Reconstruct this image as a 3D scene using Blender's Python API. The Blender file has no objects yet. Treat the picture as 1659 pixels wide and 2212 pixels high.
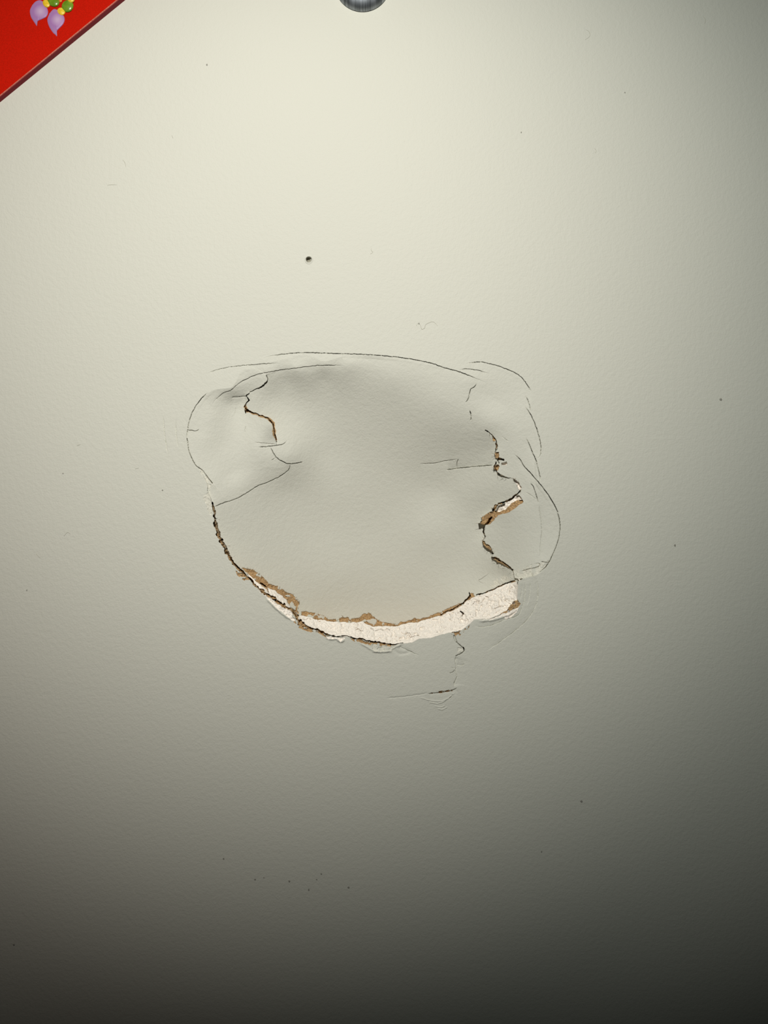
import bpy, bmesh, math, random
import numpy as np
from mathutils import Vector, Matrix

# ------------------------------------------------------------------ camera, light, exposure
C = bpy.context.scene
COL = C.collection
PX = 0.00025            # one photograph pixel on the wall plane, metres
DIST = 0.45             # camera to wall
ZC = 1.30               # height of the picture centre above the floor
CX, CY = 829.5, 1106.0

cam = bpy.data.cameras.new('camera')
cam.sensor_fit = 'VERTICAL'
cam.sensor_height = 36.0
cam.lens = 36.0 * DIST / (2212 * PX)
cam.clip_start = 0.01
cam_o = bpy.data.objects.new('camera', cam)
COL.objects.link(cam_o)
cam_o.location = (0, -DIST, ZC)
cam_o.rotation_euler = (math.pi / 2, 0, 0)
C.camera = cam_o

world = bpy.data.worlds.new('world')
C.world = world
world.use_nodes = True
wb = world.node_tree.nodes['Background']
wb.inputs[0].default_value = (0.75, 1.0, 0.92, 1)
wb.inputs[1].default_value = 0.004

def spot(name, col, aimx, energy):
    l = bpy.data.lights.new(name, 'SPOT')
    l.energy = energy
    l.color = col
    l.spot_size = 2 * 0.532
    l.spot_blend = 0.898
    l.shadow_soft_size = 0.006
    o = bpy.data.objects.new(name, l)
    COL.objects.link(o)
    loc = Vector((-0.042, -0.60, ZC + 0.308))
    aim = Vector((aimx, 0, ZC + 0.122))
    o.location = loc
    o.rotation_euler = (aim - loc).to_track_quat('-Z', 'Y').to_euler()
    o.scale = (1.154, 1, 1)
    return o
# dual-tone phone flash: a warm and a cool diode throwing two overlapping cones
POWER = 11.0
spot('flash_warm', (1.0, 0.93, 0.86), -0.049 - 0.08, POWER)
spot('flash_cool', (0.945, 0.99, 0.945), -0.049 + 0.08, POWER)

vs = C.view_settings
vs.view_transform = 'Standard'
vs.look = 'None'
vs.exposure = 0.0
vs.gamma = 1.0
vs.use_curve_mapping = False

# ------------------------------------------------------------------ helpers
rng = np.random.default_rng(7)
random.seed(7)

def pt(px, py, depth=0.0):
    """photograph pixel at a depth behind the wall face (metres) -> world point"""
    k = (DIST + depth) / DIST
    return Vector(((px - CX) * PX * k, depth, ZC + (CY - py) * PX * k))

def tag(o, label=None, cat=None, group=None, kind=None):
    for k, v in (('label', label), ('category', cat), ('group', group), ('kind', kind)):
        if v:
            o[k] = v

def link(name, me, mats, parent=None, smooth=True):
    o = bpy.data.objects.new(name, me)
    COL.objects.link(o)
    for m in (mats if isinstance(mats, (list, tuple)) else [mats]):
        me.materials.append(m)
    if parent:
        o.parent = parent
    if smooth:
        me.polygons.foreach_set('use_smooth', np.ones(len(me.polygons), bool))
    return o

def material(name, base, rough=0.6, spec=0.3, metal=0.0, bumps=(), mottle=None):
    """bumps: (scale per metre, distance metres, detail, strength); mottle: (scale, second colour, amount)"""
    m = bpy.data.materials.new(name)
    m.use_nodes = True
    nt = m.node_tree
    b = nt.nodes['Principled BSDF']
    b.inputs['Base Color'].default_value = (*base, 1)
    b.inputs['Roughness'].default_value = rough
    b.inputs['Specular IOR Level'].default_value = spec
    b.inputs['Metallic'].default_value = metal
    geo = nt.nodes.new('ShaderNodeNewGeometry')
    prev = None
    for sc, dist, det, st in bumps:
        n = nt.nodes.new('ShaderNodeTexNoise')
        n.inputs['Scale'].default_value = sc
        n.inputs['Detail'].default_value = det
        nt.links.new(geo.outputs['Position'], n.inputs['Vector'])
        bp = nt.nodes.new('ShaderNodeBump')
        bp.inputs['Distance'].default_value = dist
        bp.inputs['Strength'].default_value = st
        nt.links.new(n.outputs['Fac'], bp.inputs['Height'])
        if prev:
            nt.links.new(prev.outputs['Normal'], bp.inputs['Normal'])
        prev = bp
    if prev:
        nt.links.new(prev.outputs['Normal'], b.inputs['Normal'])
    if mottle:
        sc, col2, amt = mottle
        n = nt.nodes.new('ShaderNodeTexNoise')
        n.inputs['Scale'].default_value = sc
        n.inputs['Detail'].default_value = 5
        nt.links.new(geo.outputs['Position'], n.inputs['Vector'])
        r = nt.nodes.new('ShaderNodeMapRange')
        r.inputs['From Min'].default_value = 0.38
        r.inputs['From Max'].default_value = 0.62
        r.inputs['To Max'].default_value = amt
        nt.links.new(n.outputs['Fac'], r.inputs['Value'])
        mx = nt.nodes.new('ShaderNodeMix')
        mx.data_type = 'RGBA'
        mx.inputs['A'].default_value = (*base, 1)
        mx.inputs['B'].default_value = (*col2, 1)
        nt.links.new(r.outputs['Result'], mx.inputs['Factor'])
        nt.links.new(mx.outputs['Result'], b.inputs['Base Color'])
    return m

PAINT = (0.557, 0.548, 0.478)
M_paint = material('wall_paint', PAINT, 0.62, 0.22,
                   bumps=((420, 0.0010, 2.5, 0.22), (1200, 0.0003, 2.0, 0.40)),
                   mottle=(5200, (0.514, 0.508, 0.447), 0.9))
M_kraft = material('kraft_paper', (0.49, 0.315, 0.15), 0.9, 0.1,
                   bumps=((2600, 0.0006, 4, 0.6),), mottle=(1300, (0.33, 0.215, 0.115), 1.0))
M_gyps = material('gypsum', (0.93, 0.855, 0.765), 0.95, 0.05,
                  bumps=((2200, 0.0008, 5, 0.7),), mottle=(900, (0.86, 0.80, 0.72), 0.8))
M_chip = material('chipped_paint', (0.66, 0.635, 0.55), 0.8, 0.1,
                  bumps=((1500, 0.0006, 4, 0.6),), mottle=(1200, (0.545, 0.53, 0.455), 1.0))
M_fibre = material('paper_fibre', (0.24, 0.175, 0.10), 0.9, 0.1, mottle=(900, (0.46, 0.38, 0.26), 1.0))
M_hole = material('hole_inner', (0.27, 0.255, 0.20), 0.9, 0.1)
M_speck = material('dirt_and_bump_shade', (0.26, 0.25, 0.215), 0.9, 0.1)
M_bristle = material('painted_bristle', (0.43, 0.42, 0.35), 0.7, 0.2)
M_red = material('red_print', (0.50, 0.0085, 0.0022), 0.8, 0.03,
                 bumps=((2600, 0.0004, 3, 0.15),), mottle=(1900, (0.40, 0.0080, 0.0018), 1.0))
M_side = material('maroon_edge', (0.26, 0.022, 0.032), 0.6, 0.15)
M_rim = material('worn_rim', (0.47, 0.17, 0.12), 0.7, 0.15, mottle=(1500, (0.36, 0.09, 0.06), 1.0))
M_yel = material('yellow_print', (0.68, 0.43, 0.012), 0.35, 0.35, mottle=(700, (0.76, 0.56, 0.06), 1.0))
M_grn = material('green_print', (0.115, 0.225, 0.012), 0.28, 0.5, mottle=(300, (0.17, 0.30, 0.025), 1.0))
M_org = material('orange_print', (0.60, 0.20, 0.03), 0.4, 0.3)

# ------------------------------------------------------------------ 2-D fields over the damaged stretch of wall
STEP = 0.65
X0, X1, Y0, Y1 = 342.0, 1230.0, 742.0, 1545.0
gx = np.arange(X0, X1 + 1e-6, STEP)
gy = np.arange(Y0, Y1 + 1e-6, STEP)
NX, NY = len(gx), len(gy)
GX, GY = np.meshgrid(gx, gy)

def vnoise(x, y, cell, seed):
    r = np.random.default_rng(seed).random((256, 256))
    u, v = x / cell, y / cell
    i, j = np.floor(u).astype(int), np.floor(v).astype(int)
    fu, fv = u - i, v - j
    fu, fv = fu * fu * (3 - 2 * fu), fv * fv * (3 - 2 * fv)
    a = r[j % 256, i % 256]; b = r[j % 256, (i + 1) % 256]
    c = r[(j + 1) % 256, i % 256]; d = r[(j + 1) % 256, (i + 1) % 256]
    return ((a * (1 - fu) + b * fu) * (1 - fv) + (c * (1 - fu) + d * fu) * fv) * 2 - 1

def fnoise(x, y, cell, seed, octs=3):
    s, a = 0, 1.0
    for k in range(octs):
        s = s + a * vnoise(x, y, cell / 2 ** k, seed + k)
        a *= 0.5
    return s

def smooth(t):
    t = np.clip(t, 0, 1)
    return t * t * (3 - 2 * t)

# coordinates warped by small noise so that torn edges come out ragged
WX = GX + 1.3 * fnoise(GX, GY, 7, 11)
WY = GY + 1.3 * fnoise(GX, GY, 7, 31)
HX = GX + 0.5 * fnoise(GX, GY, 5, 51)
HY = GY + 0.5 * fnoise(GX, GY, 5, 71)

def inside(poly, x=None, y=None):
    x = WX if x is None else x
    y = WY if y is None else y
    p = np.array(poly, float)
    out = np.zeros(x.shape, bool)
    lo, hi = p.min(0) - 4, p.max(0) + 4
    j0, j1 = np.searchsorted(gy, lo[1]), np.searchsorted(gy, hi[1])
    i0, i1 = np.searchsorted(gx, lo[0]), np.searchsorted(gx, hi[0])
    xs, ys = x[j0:j1, i0:i1], y[j0:j1, i0:i1]
    o = np.zeros(xs.shape, bool)
    for (ax, ay), (bx, by) in zip(p, np.roll(p, -1, 0)):
        if ay == by:
            continue
        o ^= ((ay > ys) != (by > ys)) & (xs < (bx - ax) * (ys - ay) / (by - ay) + ax)
    out[j0:j1, i0:i1] = o
    return out

def catmull(pts, n=6):
    p = np.array(pts, float)
    if len(p) < 3:
        t = np.linspace(0, 1, n + 1)[:, None]
        return p[0] * (1 - t) + p[-1] * t
    q = np.vstack([2 * p[0] - p[1], p, 2 * p[-1] - p[-2]])
    out = []
    for k in range(1, len(q) - 2):
        a, b, c, d = q[k - 1], q[k], q[k + 1], q[k + 2]
        for t in np.linspace(0, 1, n, endpoint=False):
            out.append(0.5 * (2 * b + (c - a) * t + (2 * a - 5 * b + 4 * c - d) * t * t + (3 * b - a - 3 * c + d) * t ** 3))
    out.append(p[-1])
    return np.array(out)

def near(pts, reach, x, y):
    """window, distance, signed side (+ = right of travel on the photograph), fraction along, extra columns interpolated"""
    p = np.array(pts, float)
    lo, hi = p[:, :2].min(0) - reach, p[:, :2].max(0) + reach
    j0, j1 = np.searchsorted(gy, lo[1]), np.searchsorted(gy, hi[1])
    i0, i1 = np.searchsorted(gx, lo[0]), np.searchsorted(gx, hi[0])
    w = (slice(j0, j1), slice(i0, i1))
    xs, ys = x[w], y[w]
    best = np.full(xs.shape, 1e9)
    side = np.ones(xs.shape)
    frac = np.zeros(xs.shape)
    perp = np.zeros(xs.shape)
    ext = np.zeros(xs.shape)
    seg = np.hypot(*(p[1:, :2] - p[:-1, :2]).T)
    cum = np.concatenate([[0], np.cumsum(seg)])
    for k in range(len(p) - 1):
        a, b = p[k], p[k + 1]
        dx, dy = b[0] - a[0], b[1] - a[1]
        L2 = dx * dx + dy * dy + 1e-9
        t = np.clip(((xs - a[0]) * dx + (ys - a[1]) * dy) / L2, 0, 1)
        ex, ey = xs - a[0] - t * dx, ys - a[1] - t * dy
        d = ex * ex + ey * ey
        pp = np.abs(dx * (ys - a[1]) - dy * (xs - a[0])) / math.sqrt(L2)
        m = (d < best - 1e-7) | ((d < best + 1e-7) & (pp > perp))
        perp = np.where(m, pp, perp)
        best = np.where(m, d, best)
        side = np.where(m, np.sign(dx * (ys - a[1]) - dy * (xs - a[0])), side)
        frac = np.where(m, (cum[k] + t * seg[k]) / cum[-1], frac)
        if p.shape[1] > 2:
            ext = np.where(m, a[2] + (b[2] - a[2]) * t, ext)
    return w, np.sqrt(best), side, frac, ext

def tps(ctrl):
    """thin-plate spline through (x, y, depth), evaluated coarsely and interpolated to the grid"""
    c = np.array(ctrl, float)
    P = c[:, :2] / 100
    n = len(c)
    def U(r2):
        return np.where(r2 > 0, r2 * np.log(r2 + 1e-12), 0)
    r2 = ((P[:, None] - P[None]) ** 2).sum(2)
    A = np.zeros((n + 3, n + 3))
    A[:n, :n] = U(r2) + np.eye(n) * 0.01
    A[:n, n] = 1; A[:n, n + 1:] = P
    A[n, :n] = 1; A[n + 1:, :n] = P.T
    s = np.linalg.solve(A, np.concatenate([c[:, 2], [0, 0, 0]]))
    cs = 6
    ux, uy = gx[::cs], gy[::cs]
    ux = np.append(ux, gx[-1]); uy = np.append(uy, gy[-1])
    qx, qy = np.meshgrid(ux / 100, uy / 100)
    z = s[n] + s[n + 1] * qx + s[n + 2] * qy
    for k in range(n):
        z += s[k] * U((qx - P[k, 0]) ** 2 + (qy - P[k, 1]) ** 2)
    t = np.array([np.interp(gx, ux, row) for row in z])
    return np.array([np.interp(gy, uy, col) for col in t.T]).T

# ---- outlines, in photograph pixels
LOWER = [(1119, 1256), (1118, 1276), (1117, 1294), (1123, 1305), (1107, 1317), (1080, 1327), (1057, 1336), (1025, 1338), (1011, 1350), (997, 1361),
         (972, 1366), (956, 1370), (929, 1378), (906, 1379), (890, 1388), (868, 1390), (850, 1393), (835, 1391), (817, 1388), (781, 1381), (748, 1375),
         (727, 1375), (705, 1371), (681, 1360), (660, 1354), (648, 1345), (640, 1333), (632, 1318), (622, 1313), (612, 1308), (597, 1297), (585, 1289), (575, 1283), (566, 1277)]
LEFT_TEAR = [(550, 1263), (540, 1252), (530, 1242), (518, 1231), (506, 1220), (498, 1208), (490, 1195), (483, 1180), (476, 1165), (470, 1150), (465, 1135),
             (463, 1120), (462, 1105), (458, 1089), (455, 1075), (448, 1060), (449, 1047), (438, 1025)]
HINGE = [(424, 1006), (413, 988), (407, 969), (404, 947), (405, 930), (410, 906), (418, 886), (434, 862), (450, 846), (480, 822), (520, 800), (566, 776), (591, 768),
         (631, 763), (669, 763), (732, 764), (794, 766), (842, 770), (878, 774), (916, 781), (958, 790), (1005, 786), (1036, 782), (1058, 786), (1083, 793), (1110, 804),
         (1127, 816), (1138, 830), (1151, 851), (1150, 870), (1147, 890), (1153, 909), (1160, 928), (1166, 948), (1169, 967), (1167, 984), (1163, 1000), (1166, 1031),
         (1166, 1045), (1177, 1059), (1191, 1080), (1202, 1100), (1208, 1120), (1210, 1140), (1207, 1164), (1202, 1180), (1196, 1194), (1188, 1211), (1180, 1223), (1170, 1233), (1158, 1243)]
DENT = HINGE + [(1137, 1248)] + LOWER + LEFT_TEAR
FLAP_CRACK = [(575, 809), (578, 821), (566, 834), (550, 842), (537, 848), (533, 856), (540, 865), (530, 875), (528, 886), (536, 888), (556, 895), (581, 904), (589, 912), (591, 928), (594, 944), (598, 962)]
FLAP_LOW = [(585, 966), (597, 988), (613, 998), (628, 1003), (622, 1016), (603, 1030), (578, 1042), (556, 1050), (534, 1064), (509, 1078), (484, 1086), (465, 1094)]
FLAP = FLAP_CRACK + FLAP_LOW + [(458, 1089), (455, 1075), (448, 1060), (430, 1020)] + [(396, 1010), (390, 900), (430, 840), (480, 810), (540, 790)]
TEAR = [(1048, 927), (1057, 935), (1064, 943), (1070, 950), (1072, 960), (1074, 971), (1067, 980), (1072, 988), (1080, 1002), (1070, 1004), (1066, 1012),
        (1074, 1020), (1084, 1027), (1103, 1033), (1112, 1036), (1120, 1042), (1125, 1050), (1124, 1059), (1119, 1068), (1106, 1076), (1090, 1084), (1074, 1090), (1063, 1097),
        (1069, 1102), (1051, 1110), (1040, 1118), (1041, 1123), (1033, 1131), (1048, 1135), (1046, 1149), (1048, 1159), (1041, 1170), (1051, 1177), (1061, 1188), (1066, 1196),
        (1061, 1203), (1074, 1211), (1090, 1220), (1108, 1231)]
RIDGE = [(740, 782), (850, 815), (950, 865), (1048, 926)]
RFLAP = RIDGE + TEAR + [(1112, 1250), (1137, 1250), (1230, 1250), (1230, 745), (740, 745)]
PAPER_EDGE = [(522, 1226), (545, 1230), (563, 1243), (581, 1261), (599, 1266), (617, 1279), (633, 1284), (646, 1302), (642, 1318), (643, 1323), (658, 1320), (687, 1325),
              (696, 1328), (710, 1337), (725, 1339), (736, 1335), (745, 1329), (755, 1336), (766, 1337), (777, 1334), (784, 1326), (798, 1324), (811, 1336), (826, 1344),
              (857, 1349), (866, 1344), (884, 1341), (896, 1335), (905, 1338), (930, 1331), (951, 1322), (975, 1312), (997, 1300), (1008, 1294), (1016, 1286), (1016, 1279),
              (1030, 1283), (1050, 1279), (1071, 1269), (1094, 1259), (1114, 1254)]
CORE_TOP = [(534, 1238), (552, 1255), (566, 1263), (581, 1271), (596, 1277), (610, 1288), (620, 1298), (630, 1313), (645, 1328), (660, 1330), (680, 1336), (699, 1340), (716, 1343), (740, 1343), (759, 1344),
            (783, 1342), (792, 1349), (808, 1353), (835, 1352), (858, 1351), (884, 1345), (905, 1343), (925, 1336), (951, 1330), (975, 1319), (997, 1309), (1007, 1299),
            (1018, 1292), (1030, 1286), (1050, 1281), (1071, 1272), (1094, 1261), (1114, 1256)]
CORE = CORE_TOP + LOWER + [(550, 1263), (540, 1252)]
PAPER = PAPER_EDGE + CORE_TOP[::-1] + [(528, 1234)]
R_PAPER = [[(1129, 1079), (1131, 1083), (1123, 1090), (1112, 1098), (1100, 1105), (1082, 1111), (1075, 1114), (1068, 1122), (1060, 1131), (1048, 1135), (1036, 1132), (1041, 1123),
            (1040, 1118), (1051, 1110), (1069, 1103), (1080, 1105), (1092, 1099), (1105, 1087), (1118, 1080)],
           [(1041, 1167), (1048, 1171), (1056, 1178), (1062, 1186), (1058, 1189), (1048, 1180), (1042, 1173)],
           [(1060, 1202), (1072, 1205), (1083, 1211), (1094, 1218), (1103, 1226), (1109, 1232), (1100, 1228), (1086, 1220), (1073, 1212)],
           [(1063, 944), (1069, 946), (1071, 953), (1066, 952)], [(1068, 977), (1076, 976), (1077, 990), (1070, 990)], [(1066, 1006), (1079, 1004), (1077, 1012), (1072, 1018), (1067, 1013)]]
R_CORE = [[(1110, 1072), (1122, 1070), (1129, 1077), (1118, 1081), (1105, 1087), (1092, 1099), (1082, 1106), (1073, 1104), (1076, 1096), (1090, 1087)],
          [(1108, 1034), (1114, 1036), (1121, 1043), (1126, 1052), (1124, 1060), (1119, 1058), (1118, 1049), (1112, 1041)], [(1084, 1000), (1094, 998), (1095, 1004), (1086, 1005)]]
W_CORE = [[(556, 1272), (575, 1287), (592, 1297), (612, 1311), (628, 1318), (634, 1335), (640, 1345), (633, 1341), (613, 1327), (592, 1309), (574, 1290)],
          [(1032, 1339), (1057, 1337), (1080, 1328), (1107, 1318), (1122, 1308), (1119, 1318), (1108, 1330), (1094, 1338), (1086, 1331), (1060, 1339)],
          [(702, 1373), (727, 1377), (746, 1377), (743, 1381), (737, 1386), (727, 1380), (708, 1380)]]
W_PAPER = [[(508, 1232), (518, 1236), (528, 1243), (539, 1254), (531, 1255), (522, 1250), (513, 1243)],
           [(638, 1336), (648, 1349), (660, 1357), (686, 1361), (700, 1371), (706, 1378), (697, 1373), (687, 1366), (660, 1363), (645, 1355), (636, 1344)],
           [(756, 1378), (781, 1383), (817, 1389), (850, 1393), (838, 1397), (812, 1394), (786, 1390), (766, 1386)],
           [(971, 1367), (984, 1365), (1000, 1361), (1014, 1351), (1008, 1361), (990, 1372), (980, 1374)],
           [(1109, 1299), (1118, 1296), (1124, 1304), (1119, 1312), (1106, 1318), (1094, 1324), (1078, 1328), (1094, 1319)],
           [(926, 1497), (950, 1493), (975, 1490), (977, 1493), (966, 1495), (948, 1498), (932, 1499)]]
CHIP = [[(427, 1009), (437, 1016), (450, 1033), (459, 1044), (457, 1056), (453, 1069), (456, 1080), (459, 1092), (461, 1104), (456, 1112), (451, 1110), (446, 1090), (437, 1074), (446, 1066), (449, 1056), (447, 1046), (438, 1030)],
        [(1108, 1231), (1130, 1226), (1150, 1219), (1188, 1211), (1180, 1223), (1168, 1234), (1158, 1242), (1135, 1246), (1116, 1254), (1100, 1248)],
        [(988, 1399), (1000, 1399), (1002, 1406), (987, 1413)], [(790, 1390), (817, 1393), (845, 1396), (866, 1391), (848, 1401), (842, 1407), (818, 1408), (806, 1406)],
        [(1059, 1268), (1066, 1256), (1080, 1246), (1092, 1242), (1104, 1250), (1090, 1259), (1071, 1268)]]

print('regions')
in_dent = inside(DENT, HX, HY)
in_flap = inside(FLAP, HX, HY) & in_dent
in_rflap = inside(RFLAP) & in_dent & ~in_flap
in_core = inside(CORE) & in_dent
in_paper = inside(PAPER) & in_dent & ~in_core & (fnoise(GX, GY, 9, 161) > -0.55)
r_paper = np.logical_or.reduce([inside(p) for p in R_PAPER])
r_core = np.logical_or.reduce([inside(p) for p in R_CORE]) & ~r_paper
w_paper = np.logical_or.reduce([inside(p) for p in W_PAPER]) & (fnoise(GX, GY, 6, 165) > np.where(GY > 1480, 0.05, -0.35))
w_core = np.logical_or.reduce([inside(p) for p in W_CORE]) & ~w_paper
chip = np.logical_or.reduce([inside(p) for p in CHIP]) & (fnoise(GX, GY, 9, 168) > -0.3)

print('fields')
F_panel = tps([(520, 800, 0), (566, 776, 0), (669, 763, 0), (794, 767, 0), (878, 774, 0), (958, 794, 0), (1022, 815, 1), (640, 780, 1.5), (740, 777, 1.5),
               (580, 806, 3), (640, 797, 3), (700, 790, 3), (750, 790, 3.5), (850, 815, 9), (950, 865, 15), (1048, 925, 18),
               (620, 822, 22), (700, 818, 24), (770, 820, 19), (590, 860, 34), (650, 860, 44), (740, 860, 44), (830, 870, 37),
               (610, 920, 46), (680, 920, 65), (770, 920, 67), (870, 920, 55), (960, 920, 37), (625, 985, 46), (700, 980, 83), (800, 980, 88), (900, 980, 80), (1000, 980, 64), (1055, 975, 44),
               (540, 1065, 38), (620, 1060, 74), (720, 1060, 103), (830, 1060, 112), (950, 1060, 108), (1005, 1060, 88), (1085, 1058, 46), (1105, 1040, 30),
               (475, 1150, 22), (560, 1150, 58), (680, 1150, 110), (800, 1150, 130), (930, 1150, 120), (1000, 1140, 108),
               (530, 1230, 50), (620, 1240, 92), (740, 1240, 130), (860, 1240, 140), (980, 1240, 124), (1080, 1225, 82), (1056, 1190, 94), (1044, 1140, 98),
               (640, 1300, 108), (700, 1325, 134), (800, 1330, 150), (900, 1330, 142), (1000, 1290, 114), (1090, 1245, 80), (1112, 1250, 48), (463, 1100, 10)])
F_flap = tps([(405, 930, 0), (404, 947, 0), (413, 988, 0), (418, 886, 0), (434, 862, 0), (450, 846, 0), (500, 840, 1), (520, 800, 0), (556, 809, 2), (575, 809, 3),
              (437, 1016, 3), (459, 1044, 6), (453, 1069, 8), (460, 1092, 11), (460, 900, 9), (495, 868, 20), (520, 868, 27), (500, 905, 27), (540, 840, 13), (540, 900, 30), (562, 932, 25), (588, 945, 19),
              (597, 988, 33), (628, 1002, 46), (603, 1030, 52), (578, 1042, 46), (534, 1064, 36), (484, 1086, 17), (480, 960, 21), (500, 1020, 25), (545, 1000, 30), (440, 950, 5)])
F_rflap = tps([(850, 815, 8), (950, 865, 14), (1048, 925, 18), (1022, 815, 0), (1036, 782, 0), (1083, 793, 0), (1127, 816, 0), (1151, 851, 0), (1147, 890, 0), (1160, 928, 0), (1169, 967, 0),
               (1166, 1031, 0), (1191, 1080, 0), (1210, 1140, 0), (1202, 1180, 0), (1188, 1211, 0), (1165, 1238, 2), (1075, 965, 22), (1085, 1000, 28), (1075, 1020, 32), (1110, 1040, 27), (1125, 1060, 23),
               (1100, 1090, 33), (1060, 1125, 64), (1048, 1150, 72), (1055, 1180, 74), (1066, 1200, 72), (1090, 1222, 60), (1110, 1238, 42), (1157, 1064, 7), (1168, 1118, 10), (1170, 1160, 11), (1166, 1200, 9),
               (958, 790, 0), (878, 774, 0), (1100, 870, 6), (1120, 930, 7), (1060, 860, 8)])

def dist_to(poly):
    d = np.full(GX.shape, 1e3)
    w, dd, *_ = near(poly, 110, GX, GY)
    d[w] = np.minimum(d[w], dd)
    return d

D_ = np.zeros(GX.shape)
w1 = smooth(dist_to(FLAP_LOW) / 55)
w2 = smooth(dist_to(RIDGE) / 70)
D_ = np.where(in_dent, F_panel, 0)
D_ = np.where(in_flap, F_panel * (1 - w1) + F_flap * w1, D_)
D_ = np.where(in_rflap, F_panel * (1 - w2) + F_rflap * w2, D_)
edge = np.clip(dist_to(HINGE) / 9, 0, 1)
D_ *= np.where(in_dent, edge, 1)
D_ = np.maximum(D_, 0)

# broken core: climbs from the panel's edge up to the face of the wall, rough all over
d_top = dist_to(CORE_TOP); d_bot = dist_to(LOWER)
in_core |= in_dent & (d_bot < 6) & ~in_paper & (d_top > 7)
t = d_top / (d_top + d_bot + 1e-6)
rough = 3.2 * fnoise(GX, GY, 16, 101, 3) + 4.2 * np.abs(fnoise(GX, GY, 10, 111, 3)) + 1.9 * fnoise(GX, GY, 3.4, 131, 2)
KX, KY = GX + 5 * fnoise(GX, GY, 9, 145), GY + 5 * fnoise(GX, GY, 9, 148)
rough += 4.5 * np.exp(-(vnoise(KX, KY, 30, 141) / 0.03) ** 2) * (vnoise(GX, GY, 22, 149) > 0.1)      # short fissures through the core
core_d = np.minimum(F_panel + 3, 50) * (1 - t) + 6 * t
D_ = np.where(in_core, core_d + rough * smooth(np.minimum(d_top, d_bot) / 6), D_)
D_ = np.where(in_paper, F_panel + 1.5 + 1.5 * fnoise(GX, GY, 6, 151), D_)
rr = r_paper | r_core
D_ = np.where(r_paper, np.maximum(F_rflap, 12) + 6 + 2.0 * fnoise(GX, GY, 6, 171), D_)
D_ = np.where(r_core, np.maximum(F_rflap, 14) + 9 + 2.4 * fnoise(GX, GY, 6, 191), D_)
D_ = np.where(w_core, 2.0 + 1.8 * fnoise(GX, GY, 6, 201), D_)
D_ = np.where(w_paper & ~in_paper, 2.6 + 1.5 * fnoise(GX, GY, 6, 211), D_)
D_ = np.where(chip, D_ + 0.6 + 0.9 * fnoise(GX, GY, 8, 221), D_)

# ---- creases, steps and hairline cracks: (points, half width, depth, step, decay, side)
def crease(pts, wd=0.8, dp=4.0, step=0.0, decay=20.0, side=1, taper=0.18):
    global D_
    p = catmull(pts)
    reach = max(5 * wd + 3, 3 * decay if step else 0)
    w, d, sd, fr, _ = near(p, reach, HX, HY)
    tp = smooth(np.minimum(fr, 1 - fr) / taper) if taper else 1.0
    vary = 0.75 + 0.35 * vnoise(GX[w], GY[w], 9, 301)
    if dp > 0 and wd < 1.2:
        h = 1.7 * dp * vary * np.exp(-(d / (0.66 * wd)) ** 4) * tp      # hairline: narrow, steep sided
    else:
        h = dp * vary * np.exp(-(d / wd) ** 2) * tp
    if step:
        h = h + step * tp * np.maximum(np.exp(-d / decay) - math.exp(-3), 0) * (sd * side > 0)
    D_[w] += h

T_ARC_IN = [(456, 876), (468, 861), (484, 848), (500, 842), (515, 829), (534, 818), (556, 809), (581, 804), (609, 799), (641, 795), (678, 790), (710, 789), (747, 790)]
crease(T_ARC_IN, 0.7, 1.6, 2.0, 40, 1, 0.12)
crease([(404, 947), (405, 930), (410, 906), (418, 886), (434, 862), (450, 848)], 0.8, 4.5, 1.5, 25, 1, 0.15)
crease([(459, 1044), (450, 1033), (437, 1016), (424, 1006), (413, 988), (407, 969), (404, 947)], 0.9, 5.0, 2.0, 25, 1, 0)
crease([(446, 807), (472, 798), (503, 792), (544, 788), (591, 785), (606, 786)], 0.7, 2.6, 0.8, 14, 1)
crease([(566, 775), (591, 768), (631, 763), (669, 762), (732, 764), (794, 766), (842, 770), (878, 774), (916, 781), (939, 787), (958, 794), (977, 799), (1000, 806), (1022, 815), (1055, 829)], 0.8, 4.0, 1.6, 24, 1, 0.15)
crease([(988, 800), (1008, 797), (1036, 801), (1061, 809)], 0.7, 2.2, 0.7, 12, 1, 0.3)
crease([(1005, 786), (1036, 782), (1058, 786), (1083, 793), (1110, 804), (1127, 816), (1138, 830), (1151, 851)], 0.75, 4.4, 1.0, 16, 1)
crease([(1135, 854), (1142, 869), (1147, 890)], 0.7, 3.4, 0, 1, 1, 0.3)
crease([(1133, 877), (1144, 891), (1153, 909), (1160, 928), (1166, 948), (1169, 967), (1167, 984), (1160, 991)], 0.75, 5.4, 1.0, 14, 1)
crease([(1135, 942), (1144, 962), (1152, 981), (1158, 995), (1163, 1014), (1167, 1031), (1165, 1044)], 0.75, 5.4, 0.6, 12, 1)
crease([(1083, 942), (1100, 955)], 0.6, 1.6, 0, 1, 1, 0.4)
crease([(1108, 980), (1122, 991), (1133, 1008), (1144, 1020), (1155, 1032), (1166, 1045), (1177, 1059), (1191, 1080), (1202, 1100), (1208, 1120), (1210, 1140), (1207, 1164), (1202, 1180), (1196, 1194), (1188, 1211), (1180, 1223), (1170, 1233), (1158, 1243)], 0.9, 6.0, 1.6, 14, 1, 0.1)
crease([(1145, 1043), (1152, 1051), (1157, 1064), (1161, 1079), (1163, 1088)], 0.75, 6, 0.8, 8, 1, 0.2)
crease([(1163, 1088), (1168, 1118), (1170, 1144), (1168, 1168), (1167, 1193), (1166, 1209)], 0.8, 1.0, 1.5, 10, -1, 0.15)
crease([(1135, 1065), (1141, 1066), (1160, 1080)], 0.7, 1.4, 0, 1, 1)
crease([(352, 897), (356, 940), (363, 984)], 0.7, 3.0, 0.5, 10, 1, 0.3)
crease([(380, 905), (381, 940), (385, 967)], 0.7, 2.8, 0.5, 10, 1, 0.3)
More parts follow.
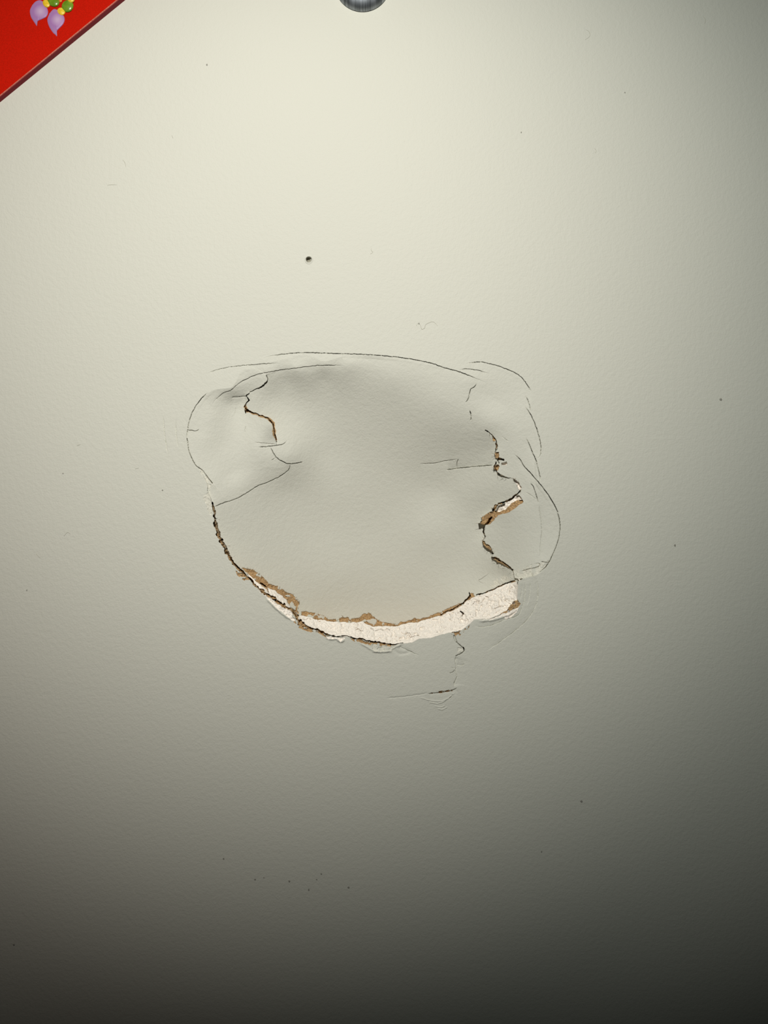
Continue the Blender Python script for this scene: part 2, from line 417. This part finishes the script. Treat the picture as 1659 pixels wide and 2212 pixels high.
crease([(405, 929), (415, 930), (425, 931), (430, 926)], 0.7, 3.4, 0, 1, 1)
crease([(556, 966), (584, 964), (598, 962), (612, 959), (622, 950)], 0.7, 3.6, 0, 1, 1)
crease([(548, 955), (575, 958), (597, 960)], 0.8, 1.2, 1.0, 8, 1)
crease([(584, 966), (597, 988), (613, 998), (626, 1002), (656, 998)], 0.8, 6.0, 0, 1, 1, 0.1)
crease([(587, 994), (597, 988)], 0.6, 2.5, 0, 1, 1, 0)
crease([(628, 1003), (622, 1016), (603, 1030), (578, 1042), (556, 1050), (534, 1064), (509, 1078), (484, 1086), (461, 1096)], 0.85, 4.6, 0.8, 16, 1, 0.05)
crease([(575, 809), (578, 821), (566, 834), (550, 842), (538, 848)], 0.8, 5.0, 1.5, 22, -1, 0.05)
crease([(498, 858), (515, 857), (533, 855)], 2.0, 1.5, 2.2, 12, 1)
crease([(510, 880), (508, 895)], 0.6, 1.2, 0, 1, 1)
crease([(531, 920), (528, 935)], 0.6, 1.2, 0, 1, 1)
crease([(963, 1016), (989, 1012), (1025, 1008), (1051, 1006), (1067, 1006)], 0.9, 7.5, 6.0, 20, -1, 0.12)
crease([(990, 992), (987, 1001), (988, 1012)], 0.8, 5, 0, 1, 1, 0.1)
crease([(905, 1002), (940, 1000), (965, 995), (990, 992)], 0.7, 1.3, 1.4, 10, 1)
crease([(1030, 828), (1025, 836), (1016, 842), (1012, 860), (1004, 872)], 0.8, 5.4, 0.5, 8, 1, 0.2)
crease([(1015, 886), (1018, 898), (1017, 910)], 0.8, 6.0, 0, 1, 1, 0.2)
# rings of buckled paint under the right end of the opening
crease([(1158, 1242), (1162, 1272), (1160, 1299), (1151, 1322), (1135, 1343), (1112, 1363), (1084, 1384), (1050, 1407)], 0.8, 2.0, 1.8, 10, 1, 0.15)
crease([(1135, 1256), (1134, 1283), (1130, 1308), (1119, 1329), (1094, 1338), (1066, 1349), (1041, 1355), (1025, 1352)], 0.8, 2.2, 1.8, 8, 1, 0.1)
crease([(1146, 1258), (1144, 1285), (1138, 1308)], 0.7, 1.4, 1.0, 6, 1)
crease([(1128, 1258), (1127, 1280), (1124, 1296)], 0.7, 1.2, 0.8, 5, 1)
# crack and scrapes below the opening
crease([(981, 1374), (986, 1387)], 1.5, 6, 0, 1, 1, 0)
crease([(986, 1387), (1000, 1399), (1003, 1405), (995, 1412), (985, 1417)], 1.1, 5, 0, 1, 1, 0)
crease([(985, 1417), (983, 1428), (985, 1441), (984, 1452), (987, 1462), (981, 1475), (981, 1484)], 0.9, 2.4, 1.8, 16, -1, 0.1)
crease([(972, 1442), (983, 1443)], 0.6, 2.5, 0, 1)
crease([(970, 1454), (977, 1452), (982, 1447)], 0.7, 3.5, 0, 1)
crease([(986, 1436), (996, 1438), (1004, 1434)], 0.8, 1.5, 1.5, 6, -1)
crease([(924, 1499), (945, 1496), (975, 1492), (988, 1486)], 1.1, 3.5, 1.8, 8, 1, 0.1)
crease([(830, 1508), (870, 1505), (905, 1500), (930, 1496)], 1.3, 1.2, 0.6, 10, 1)
crease([(902, 1506), (930, 1513), (950, 1515), (968, 1509), (985, 1494)], 1.0, -2.2, 0, 6, 1)
crease([(968, 1510), (974, 1505), (978, 1500)], 1.0, 3.2, 0, 1)
crease([(925, 1516), (945, 1520), (966, 1512)], 1.0, -2.0, 0, 6, 1)
crease([(938, 1525), (952, 1528), (962, 1524)], 0.9, -2.2, 0, 6, 1)
crease([(942, 1530), (955, 1533), (968, 1526)], 0.9, -1.9, 0, 6, 1)
crease([(848, 1396), (856, 1409), (868, 1412), (884, 1407), (862, 1397)], 4.0, 1.2, 0, 6, 1, 0.05)
crease([(862, 1396), (884, 1406), (905, 1416)], 0.9, 1.6, 0.8, 8, 1)
crease([(1045, 1262), (1034, 1255), (1046, 1247), (1058, 1237)], 0.8, 1.2, 0, 6, 1)
crease([(1150, 1219), (1165, 1217), (1163, 1224), (1140, 1230), (1120, 1236)], 0.9, 2.6, 0, 1)
crease([(1168, 1213), (1186, 1216)], 0.8, 2.6, 0, 1)
# curled white rims along the lower lip
for rim in ([(703, 1377), (715, 1381), (727, 1380), (737, 1386), (746, 1379)], [(773, 1387), (790, 1396), (806, 1406), (818, 1408), (842, 1407), (848, 1401), (871, 1390)],
            [(1032, 1342), (1060, 1340), (1086, 1333), (1110, 1322), (1122, 1310)], [(574, 1291), (592, 1310), (613, 1328), (633, 1342)]):
    crease(rim, 2.2, -3.0, 0, 6, 1, 0.15)

# ---- gaps right through the board: (x, y, width)
GAPS = [[(459, 1086, 3), (463, 1105, 5), (464, 1120, 7), (465, 1135, 8), (470, 1150, 8), (476, 1165, 7), (483, 1180, 8), (490, 1195, 8), (498, 1208, 7), (506, 1220, 6), (518, 1231, 4.5), (530, 1242, 5),
         (540, 1252, 6), (550, 1263, 5), (558, 1270, 3), (566, 1277, 6), (575, 1283, 8), (585, 1289, 6), (597, 1297, 8), (612, 1308, 8), (622, 1313, 5), (632, 1318, 9), (640, 1333, 10), (648, 1345, 9),
         (658, 1353, 6), (672, 1358, 3), (690, 1362, 4), (700, 1369, 6), (712, 1373, 3), (727, 1375, 2.5), (748, 1374, 2), (765, 1379, 2.5), (781, 1381, 3), (800, 1385, 3), (817, 1388, 3.5), (835, 1391, 3), (850, 1392, 2), (870, 1390, 1)],
        [(563, 1259, 2), (571, 1266, 6), (577, 1274, 5), (581, 1279, 2)],
        [(1124, 1060, 3), (1112, 1072, 3), (1098, 1081, 4), (1084, 1087, 4.5), (1072, 1094, 7), (1067, 1102, 6)], [(1062, 1117, 4), (1059, 1125, 6), (1049, 1133, 3)],
        [(1050, 930, 2), (1057, 935, 1.5), (1064, 943, 1.2), (1071, 952, 2), (1073, 964, 3), (1069, 976, 1.5)], [(1079, 992, 7), (1086, 994, 5)], [(1071, 999, 3), (1068, 1008, 3), (1073, 1019, 2), (1081, 1025, 1.5)],
        [(1110, 1037, 2), (1117, 1044, 1.5)], [(1047, 1138, 2), (1045, 1149, 3), (1048, 1159, 2), (1043, 1168, 1.5)], [(1060, 1192, 2), (1066, 1197, 3)], [(1062, 1203, 1), (1080, 1211, 1.5), (1096, 1222, 2.5), (1107, 1231, 1.5)],
        [(538, 848, 1.4), (533, 856, 2.6), (538, 864, 2), (532, 871, 2), (529, 879, 3), (532, 886, 5), (540, 889, 1.3), (556, 895, 2), (570, 900, 2.2), (581, 905, 3), (588, 912, 3.5), (591, 925, 2.5), (594, 940, 2), (597, 955, 1.2)],
        [(1001, 1398, 2), (1003, 1405, 2.5)], [(1014, 1280, 1.2), (1016, 1287, 3.5), (1008, 1296, 3), (997, 1305, 2), (975, 1317, 1.5), (951, 1328, 1.2)], [(1030, 1284, 1.3), (1050, 1280, 1.6), (1071, 1271, 1.6), (1094, 1260, 2), (1112, 1254, 2)],
        [(996, 1322, 2), (1001, 1326, 3.5), (998, 1331, 2.5)]]
gap = np.zeros(GX.shape, bool)
for g in GAPS:
    w, d, sd, fr, ex = near(g, 9, WX, WY)
    gap[w] |= d < ex * 0.5 * (0.85 + 0.55 * vnoise(GX[w], GY[w], 5, 401))
D_gap = np.where(gap, np.maximum(D_, 4) + 17 + 7 * fnoise(GX, GY, 5, 411), D_)
hollow = gap & (fnoise(GX, GY, 16, 421) > 0.75)        # here and there nothing is left between the boards

# ------------------------------------------------------------------ meshes from the field
depth_m = D_gap * PX
K = (DIST + depth_m) / DIST
VX = (GX - CX) * PX * K
VZ = ZC + (CY - GY) * PX * K
VY = depth_m
dyx = np.gradient(D_gap, STEP, axis=1)
dyy = np.gradient(D_gap, STEP, axis=0)
NRM = np.stack([dyx, -np.ones_like(dyx), -dyy], -1)
NRM /= np.linalg.norm(NRM, axis=-1, keepdims=True)

W_, P_, L_, R_, PG, PK, WG, WK, RG, RK, LK, WC, GF = range(13)
reg = np.full(GX.shape, W_)
reg[in_dent] = P_
reg[in_flap] = L_
reg[in_rflap] = R_
reg[in_core] = PG
reg[in_paper] = PK
reg[w_core & ~in_dent] = WG
reg[w_paper & ~in_paper] = WK
reg[chip & ~in_paper & ~in_core] = WC
reg[r_core] = RG
reg[r_paper] = RK
w, d, sd, fr, ex = near([(529, 879, 6), (533, 887, 6), (556, 896, 4), (580, 904, 5), (589, 912, 7), (591, 925, 7), (593, 940, 5), (596, 950, 3)], 8, WX, WY)
lk = np.zeros(GX.shape, bool)
lk[w] = d < ex * 0.5
reg[lk & (in_flap | (reg == P_))] = LK

r4 = np.stack([reg[:-1, :-1], reg[:-1, 1:], reg[1:, :-1], reg[1:, 1:]])
g4 = np.stack([gap[:-1, :-1], gap[:-1, 1:], gap[1:, :-1], gap[1:, 1:]])
h4 = np.stack([hollow[:-1, :-1], hollow[:-1, 1:], hollow[1:, :-1], hollow[1:, 1:]])
keep = ~h4.all(0)
first = np.argmin(g4, 0)                       # first corner that is not in a gap
face_reg = np.take_along_axis(r4, first[None], 0)[0]
face_reg[g4.all(0)] = GF
vid = np.arange(NX * NY).reshape(NY, NX)
QUADS = np.stack([vid[:-1, :-1], vid[1:, :-1], vid[1:, 1:], vid[:-1, 1:]], -1)
VALL = np.stack([VX, VY, VZ], -1).reshape(-1, 3)
NALL = NRM.reshape(-1, 3)

def field_mesh(name, ids, origin=(0, 0, 0), extra=None):
    m = np.isin(face_reg, ids) & keep
    q = QUADS[m]
    used, inv = np.unique(q.ravel(), return_inverse=True)
    v = VALL[used] - np.array(origin)
    n = NALL[used]
    nq = len(q)
    loops = inv.astype(np.int32)
    starts = np.arange(nq) * 4
    if extra:
        ev, ef = extra
        off = len(v)
        v = np.vstack([v, np.array(ev)])
        loops = np.concatenate([loops, np.array(ef, np.int32).ravel() + off])
        starts = np.arange(nq + len(ef)) * 4
    me = bpy.data.meshes.new(name)
    me.vertices.add(len(v))
    me.vertices.foreach_set('co', v.ravel())
    me.loops.add(len(loops))
    me.loops.foreach_set('vertex_index', loops.astype(np.int32))
    me.polygons.add(len(starts))
    me.polygons.foreach_set('loop_start', starts.astype(np.int32))
    sm = np.ones(len(starts), bool)
    sm[nq:] = False
    me.polygons.foreach_set('use_smooth', sm)
    me.update(calc_edges=True)
    if not extra:
        me.normals_split_custom_set_from_vertices(n)
    return me, nq

# the small dimple patch round the nail hole
HX0, HX1, HY0, HY1 = 645.0, 690.0, 539.0, 584.0

def ring_cells():
    """flat wall face round the two modelled patches, then the box behind it"""
    xs = [-1.5, (X0 - CX) * PX, (HX0 - CX) * PX, (HX1 - CX) * PX, (gx[-1] - CX) * PX, 1.5]
    zs = [0.0, ZC + (CY - gy[-1]) * PX, ZC + (CY - Y0) * PX, ZC + (CY - HY1) * PX, ZC + (CY - HY0) * PX, 2.4]
    v, f = [], []
    for i in range(5):
        for j in range(5):
            if (j == 1 and 1 <= i <= 3) or (j == 3 and i == 2):
                continue
            b = len(v)
            v += [(xs[i], 0, zs[j]), (xs[i + 1], 0, zs[j]), (xs[i + 1], 0, zs[j + 1]), (xs[i], 0, zs[j + 1])]
            f.append((b, b + 1, b + 2, b + 3))
    b = len(v)
    T = 0.12
    v += [(-1.5, 0, 0), (1.5, 0, 0), (1.5, 0, 2.4), (-1.5, 0, 2.4), (-1.5, T, 0), (1.5, T, 0), (1.5, T, 2.4), (-1.5, T, 2.4)]
    for q in ((5, 4, 7, 6), (0, 4, 5, 1), (1, 5, 6, 2), (2, 6, 7, 3), (3, 7, 4, 0)):
        f.append(tuple(b + k for k in q))
    return v, f

print('wall')
me, nq = field_mesh('wall_back', [W_], extra=ring_cells())
wall = link('wall_back', me, [M_paint, M_kraft], smooth=False)
wall['kind'] = 'structure'
me.polygons[len(me.polygons) - 5].material_index = 1      # far side of the cavity is bare board
for nm, ids, mt, lab in (('gypsum_core', [WG], M_gyps, 'chalky white broken edge of the wall board'), ('torn_paper', [WK], M_kraft, 'torn brown paper facing along the lower lip'), ('inner_paper', [GF], M_kraft, 'dark brown paper down in the open cracks'),
                         ('chipped_paint', [WC], M_chip, 'flaked pale paint')):
    me, _ = field_mesh(nm, ids)
    o = link(nm, me, mt, wall, False)
    o['label'] = lab

def nail_hole():
    st = 0.5
    hx = np.arange(HX0, HX1 + 1e-6, st); hy = np.arange(HY0, HY1 + 1e-6, st)
    A, B = np.meshgrid(hx, hy)
    ang = np.arctan2(B - 561, A - 667)
    r = np.hypot(A - 667, (B - 561) * 0.94) + 0.25 * np.sin(3 * ang)
    d = 8 * smooth((6.7 - r) / 2.6) - 0.9 * np.exp(-((r - 7.6) / 1.2) ** 2)
    d += 4 * smooth((4.6 - np.hypot(A - 665.6, B - 560.6)) / 2.0)
    k = 1 + d * PX / DIST
    V = np.stack([(A - CX) * PX * k, d * PX, ZC + (CY - B) * PX * k], -1).reshape(-1, 3)
    nx, ny = len(hx), len(hy)
    i = np.arange(nx * ny).reshape(ny, nx)
    Q = np.stack([i[:-1, :-1], i[1:, :-1], i[1:, 1:], i[:-1, 1:]], -1).reshape(-1, 4)
    m = bpy.data.meshes.new('nail_hole')
    m.from_pydata(V.tolist(), [], Q.tolist())
    m.update()
    o = link('nail_hole', m, [M_paint, M_hole], wall)
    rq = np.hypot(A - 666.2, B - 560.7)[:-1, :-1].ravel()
    m.polygons.foreach_set('material_index', (rq < 5.2).astype(np.int32))  # darker grey-brown inside the hole, leaving a crescent at lower right
    o['label'] = 'small round nail hole in the plain wall'
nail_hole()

# ---- the broken pieces
print('pieces')
def piece(name, ids, base, label, cat, parts):
    org = pt(*base)
    me, _ = field_mesh(name, ids, org)
    o = link(name, me, M_paint, None, False)
    o.location = org
    tag(o, label, cat, 'cracked drywall flaps' if name == 'drywall_flap' else None)
    for nm, pid, mt, lab in parts:
        m2, _ = field_mesh(nm, pid, org)
        c = link(nm, m2, mt, o, False)
        c['label'] = lab
    return o

panel = piece('dented_drywall', [P_], (760, 1340, 0.016), 'large dented panel of cream painted drywall pushed in at the middle of the hole', 'drywall panel',
              [('gypsum_core', [PG], M_gyps, 'crumbly white gypsum band along the bottom edge'), ('torn_paper', [PK], M_kraft, 'torn brown paper along the bottom edge')])
flap_l = piece('drywall_flap', [L_], (470, 1088, 0.003), 'small cracked cream drywall flap at the upper left of the dented panel', 'drywall flap',
               [('torn_paper', [LK], M_kraft, 'brown paper showing in the zigzag crack')])
flap_r = piece('drywall_flap', [R_], (1150, 1240, 0.003), 'curved cream drywall flap right of the dented panel with a jagged brown torn edge', 'drywall flap',
               [('torn_paper', [RK], M_kraft, 'torn brown paper strip'), ('gypsum_core', [RG], M_gyps, 'white gypsum showing above the brown strip')])

# ------------------------------------------------------------------ fine tubes
def tubes(name, paths, mt, parent=None, sides=5):
    """paths: list of lists of (Vector, radius); one mesh of tapered tubes"""
    bm = bmesh.new()
    for path in paths:
        rings = []
        for k, (p, r) in enumerate(path):
            a = path[max(k - 1, 0)][0]; b = path[min(k + 1, len(path) - 1)][0]
            d = (b - a).normalized()
            u = d.cross(Vector((0, 1, 0.01))).normalized()
            v = d.cross(u)
            rings.append([bm.verts.new(p + (u * math.cos(q) + v * math.sin(q)) * r) for q in [2 * math.pi * s / sides for s in range(sides)]])
        for r0, r1 in zip(rings, rings[1:]):
            for s in range(sides):
                bm.faces.new((r0[s], r0[(s + 1) % sides], r1[(s + 1) % sides], r1[s]))
        bm.faces.new(rings[0][::-1]); bm.faces.new(rings[-1])
    m = bpy.data.meshes.new(name)
    bm.to_mesh(m); bm.free()
    o = link(name, m, mt)
    if parent:
        o.parent = parent
        o.matrix_parent_inverse = Matrix.Translation(-parent.location)
    return o

def depth_at(x, y):
    i = int(round((x - X0) / STEP)); j = int(round((y - Y0) / STEP))
    return float(D_[min(max(j, 0), NY - 1), min(max(i, 0), NX - 1)]) * PX

fib = []
edge_pts = catmull([(461, 1096), (464, 1112), (467, 1130), (472, 1147), (479, 1163), (486, 1178), (494, 1192), (503, 1206), (513, 1217)], 20)
for k in range(105):
    b = edge_pts[random.randrange(len(edge_pts))]
    L = random.uniform(5, 15) * (0.6 + 0.4 * random.random())
    a = random.uniform(-0.55, 0.35)
    path = []
    for s in range(5):
        f = s / 4
        x = b[0] - 3 + L * f * math.cos(a); y = b[1] + L * f * math.sin(a) + 1.2 * f * f * random.uniform(-1, 1)
        path.append((pt(x, y, max(depth_at(b[0] + 7, b[1]), 0.004) - 0.0006 + 0.0008 * f), (0.42 - 0.3 * f) * PX))
    fib.append(path)
for src, n, up in ((PAPER_EDGE[:9], 40, True), (PAPER_EDGE[10:30], 40, False)):
    e = catmull(src, 12)
    for k in range(n):
        b = e[random.randrange(len(e))]
        L = random.uniform(2, 6)
        a = random.uniform(-1.5, -0.4) if up else random.uniform(-2.4, -0.6)
        path = [(pt(b[0] + L * f * math.cos(a), b[1] + 2 + L * f * math.sin(a), depth_at(b[0], b[1] - 3) - 0.0004), (0.40 - 0.28 * f) * PX) for f in (0, 0.5, 1)]
        fib.append(path)
e = catmull(TEAR, 6)
for k in range(70):
    b = e[random.randrange(len(e))]
    L = random.uniform(3, 9); a = random.uniform(-math.pi, math.pi)
    fib.append([(pt(b[0] + L * f * math.cos(a), b[1] + L * f * math.sin(a), depth_at(b[0] + 8, b[1]) - 0.0006), (0.36 - 0.26 * f) * PX) for f in (0, 0.5, 1)])
o = tubes('paper_fibres', fib, M_fibre, panel)
o['kind'] = 'stuff'
o['label'] = 'frayed paper hairs along the torn edge'

# stray bristles and dirt set into the paint, and a bump's shadow as colour
for pts in ([(802, 536), (802, 541), (805, 545), (800, 549)], [(899, 704), (902, 699), (906, 700), (909, 705), (911, 711), (917, 709), (919, 702), (927, 697), (935, 695), (941, 699), (945, 704)],
            [(265, 345), (270, 352), (272, 361)], [(232, 400), (240, 399), (252, 399)], [(371, 292), (374, 299)], [(1265, 64), (1272, 68), (1274, 78), (1264, 86)], [(1284, 320), (1288, 326), (1285, 331)],
            [(166, 963), (174, 960)], [(138, 1158), (146, 1150), (152, 1154)], [(1520, 36), (1524, 44), (1522, 52)], [(78, 1197), (87, 1206)], [(292, 1013), (300, 1011)]):
    c = catmull([(x, y) for x, y in pts], 5)
    n = len(c)
    o = tubes('paint_bristle', [[(pt(x, y, -0.00004), 0.45 * PX * (0.5 + math.sin(math.pi * (k + 0.5) / n) * 0.5)) for k, (x, y) in enumerate(c)]], M_bristle, wall)
for x, y, r in ((1557, 863, 2.6), (1458, 1178, 2.2), (1256, 1731, 2.4), (551, 1900, 1.8), (625, 1904, 2.0), (667, 1922, 1.9), (694, 1888, 1.7), (753, 1917, 2.1), (684, 1900, 1.4), (483, 1855, 1.8), (447, 140, 1.8),  # first entry is a paint pimple, its shadow put into the dark colour
                (351, 1059, 1.5), (136, 1023, 1.3), (58, 1275, 1.4), (905, 699, 1.6), (30, 2041, 2.0), (1170, 1840, 1.5), (1350, 200, 1.3), (1126, 286, 1.4), (570, 1896, 1.2)):
    bm = bmesh.new()
    bmesh.ops.create_icosphere(bm, subdivisions=2, radius=1)
    for v in bm.verts:
        q = 1 + 0.25 * math.sin(4 * v.co.x + 3 * v.co.z + x)
        v.co = Vector((v.co.x * q * r * PX, v.co.y * 0.35 * r * PX, v.co.z * (2 - q) * r * PX * 1.2)) + pt(x, y)
    m = bpy.data.meshes.new('dirt_and_bump_shade')
    bm.to_mesh(m); bm.free()
    link('dirt_and_bump_shade', m, M_speck, wall)

# ------------------------------------------------------------------ round metal knob at the top edge
kc = pt(783, -35, -0.0006)
def lathe(name, prof, mt, parent, seg=96):
    """prof: (radius, distance out from the wall)"""
    bm = bmesh.new()
    rings = []
    for r, h in prof:
        if r < 1e-6:
            rings.append([bm.verts.new((0, -h, 0))])
        else:
            rings.append([bm.verts.new((r * math.cos(2 * math.pi * k / seg), -h, r * math.sin(2 * math.pi * k / seg))) for k in range(seg)])
    for a, b in zip(rings, rings[1:]):
        for k in range(seg):
            l = (k + 1) % seg
            if len(a) == 1:
                bm.faces.new((a[0], b[k], b[l]))
            elif len(b) == 1:
                bm.faces.new((a[k], b[0], a[l]))
            else:
                bm.faces.new((a[k], b[k], b[l], a[l]))
    bmesh.ops.recalc_face_normals(bm, faces=bm.faces)
    m = bpy.data.meshes.new(name)
    bm.to_mesh(m); bm.free()
    return link(name, m, mt, parent)

M_steel = bpy.data.materials.new('brushed_steel')
M_steel.use_nodes = True
nt = M_steel.node_tree
b = nt.nodes['Principled BSDF']
b.inputs['Metallic'].default_value = 1
b.inputs['Roughness'].default_value = 0.5
tc = nt.nodes.new('ShaderNodeTexCoord')
mp = nt.nodes.new('ShaderNodeMapping')
mp.inputs['Scale'].default_value = (900, 60, 60)
ns = nt.nodes.new('ShaderNodeTexNoise')
ns.inputs['Scale'].default_value = 1
ns.inputs['Detail'].default_value = 4
cr = nt.nodes.new('ShaderNodeValToRGB')
cr.color_ramp.elements[0].position = 0.35
cr.color_ramp.elements[0].color = (0.16, 0.175, 0.19, 1)
cr.color_ramp.elements[1].position = 0.7
cr.color_ramp.elements[1].color = (0.42, 0.45, 0.49, 1)
nt.links.new(tc.outputs['Object'], mp.inputs['Vector'])
nt.links.new(mp.outputs['Vector'], ns.inputs['Vector'])
nt.links.new(ns.outputs['Fac'], cr.inputs['Fac'])
nt.links.new(cr.outputs['Color'], b.inputs['Base Color'])

knob = bpy.data.objects.new('metal_knob', None)
COL.objects.link(knob)
knob.location = (kc.x, 0, kc.z)
tag(knob, 'round brushed silver metal knob fixed to the wall at the top edge', 'knob')
R = 60 * PX
lathe('rosette', [(0, 0), (R * 0.9, 0), (R * 0.9, 0.0006), (0, 0.0006)], M_steel, knob)
prof = [(0, 0.0004)] + [(R * math.sin(a), 0.0005 + 0.0070 * -math.cos(a)) for a in np.linspace(math.pi / 2, math.pi - 0.02, 40)] + [(0, 0.0075)]
lathe('knob_head', prof, M_steel, knob)

# ------------------------------------------------------------------ red printed board hung at the upper left corner
TB = 0.0035
board = bpy.data.objects.new('wall_hanging', None)
COL.objects.link(board)
e0 = pt(-210, 209 + 210 * 209 / 256, -TB)
e1 = pt(500, 209 - 500 * 209 / 256, -TB)
ex_ = (e1 - e0); ex_.y = 0
ln = ex_.length
ax = ex_.normalized()
up = Vector((-ax.z, 0, ax.x))              # away from the edge, up and to the left
board.location = (e0.x, 0, e0.z)
tag(board, 'glossy red printed board hung askew at the upper left corner, with purple buds', 'wall hanging')

def bpt(u, v, out):
    return ax * u + up * v + Vector((0, -out, 0))

def slab(name, prof, mt, closed_front=False):
    """square ring profile (inset, out) swept round the board"""
    bm = bmesh.new()
    rings = []
    for ins, out in prof:
        rings.append([bm.verts.new(bpt(u, v, out)) for u, v in ((ins, ins), (ln - ins, ins), (ln - ins, ln - ins), (ins, ln - ins))])
    for a, c in zip(rings, rings[1:]):
        for k in range(4):
            bm.faces.new((a[k], a[(k + 1) % 4], c[(k + 1) % 4], c[k]))
    if closed_front:
        bm.faces.new(rings[0][::-1]); bm.faces.new(rings[-1])
    bmesh.ops.recalc_face_normals(bm, faces=bm.faces)
    m = bpy.data.meshes.new(name)
    bm.to_mesh(m); bm.free()
    return link(name, m, mt, board, False)

slab('front_panel', [(0.0007, 0.0004), (0.0007, TB + 0.00005)], M_red, True)
o = slab('edge_band', [(0.0, 0.0), (0.0, TB - 0.0003), (0.0002, TB), (0.0006, TB), (0.0006, 0.0)], M_side)
o['label'] = 'dark maroon edge of the board'
o = slab('rim_line', [(0.0001, TB - 0.0002), (0.0002, TB + 0.00008), (0.0007, TB + 0.00012), (0.0009, TB - 0.0002)], M_rim)
o['label'] = 'worn pinkish line along the edge'

def relief(name, outline, mt, hgt, label=None, rings_n=7):
    """a low domed shape with the given outline on the board's face"""
    c2 = catmull(list(outline) + [outline[0]], 8)[:-1]
    cx, cy = c2.mean(0)
    bm = bmesh.new()
    rings = []
    for k in range(rings_n + 1):
        f = math.cos(k / rings_n * math.pi / 2) if k < rings_n else 0
        z = hgt * math.sin(k / rings_n * math.pi / 2)
        if k == rings_n:
            rings.append([bm.verts.new(pt(cx, cy, -TB - 0.0001 - z) - board.location)])
        else:
            rings.append([bm.verts.new(pt(cx + (x - cx) * f, cy + (y - cy) * f, -TB - 0.00002 - z) - board.location) for x, y in c2])
    n = len(c2)
    for a, b_ in zip(rings, rings[1:]):
        for k in range(n):
            l = (k + 1) % n
            if len(b_) == 1:
                bm.faces.new((a[k], a[l], b_[0]))
            else:
                bm.faces.new((a[k], a[l], b_[l], b_[k]))
    bmesh.ops.recalc_face_normals(bm, faces=bm.faces)
    m = bpy.data.meshes.new(name)
    bm.to_mesh(m); bm.free()
    o = link(name, m, mt, board)
    if label:
        o['label'] = label
    return o

def zc(pts):
    return [(x * 0.18083, y * 0.18083) for x, y in pts]

def ell(cx, cy, rx, ry, rot=0.0, n=12):
    out = []
    for k in range(n):
        a = 2 * math.pi * k / n
        x, y = rx * math.cos(a), ry * math.sin(a)
        out.append((cx + x * math.cos(rot) - y * math.sin(rot), cy + x * math.sin(rot) + y * math.cos(rot)))
    return out

def bud_material(name, cx, cy):
    m = material(name, (0.33, 0.155, 0.42), 0.45, 0.25)
    nt = m.node_tree
    b = nt.nodes['Principled BSDF']
    geo = nt.nodes.new('ShaderNodeNewGeometry')
    p = pt(cx, cy, -TB)
    vm = nt.nodes.new('ShaderNodeVectorMath'); vm.operation = 'DISTANCE'
    vm.inputs[1].default_value = p
    nt.links.new(geo.outputs['Position'], vm.inputs[0])
    mr = nt.nodes.new('ShaderNodeMapRange')
    mr.inputs['From Max'].default_value = 34 * PX
    nt.links.new(vm.outputs['Value'], mr.inputs['Value'])
    r = nt.nodes.new('ShaderNodeValToRGB')
    els = r.color_ramp.elements
    els[0].position = 0.0; els[0].color = (0.50, 0.36, 0.50, 1)
    els[1].position = 1.0; els[1].color = (0.36, 0.22, 0.38, 1)
    e = els.new(0.45); e.color = (0.32, 0.155, 0.36, 1)
    nt.links.new(mr.outputs['Result'], r.inputs['Fac'])
    nt.links.new(r.outputs['Color'], b.inputs['Base Color'])
    return m

relief('flower_bud', zc([(385, 60), (430, 15), (490, 5), (545, 60), (575, 140), (555, 200), (500, 232), (462, 248), (447, 268), (440, 312), (424, 290), (402, 258), (368, 200), (357, 125)]), bud_material('lilac_print', 88, 26), 0.0007, 'lilac bud, the left of the two')
relief('flower_bud', zc([(590, 160), (640, 110), (695, 125), (755, 180), (773, 235), (755, 290), (708, 342), (688, 362), (680, 385), (681, 434), (660, 415), (630, 388), (585, 315), (565, 235)]), bud_material('lilac_print', 125, 44), 0.0007, 'lilac bud, the right of the two')
relief('yellow_bead', ell(*zc([(553, 45)])[0], 9.5, 7.4, 0.9), M_yel, 0.0009)
relief('yellow_bead', ell(*zc([(732, 138)])[0], 9.3, 8.2, 0.7), M_yel, 0.0009)
relief('green_bead', ell(*zc([(640, 20)])[0], 13.5, 11.0, 0.5), M_grn, 0.0012)
relief('green_bead', ell(*zc([(808, 75)])[0], 12.8, 13.6, 0.4), M_grn, 0.0012)
relief('orange_bead', ell(*zc([(722, 5)])[0], 4.0, 5.0, 0.0), M_org, 0.0007)
relief('yellow_bead', ell(*zc([(850, -5)])[0], 8.0, 8.0, 0.0), M_yel, 0.0014)
print('done')
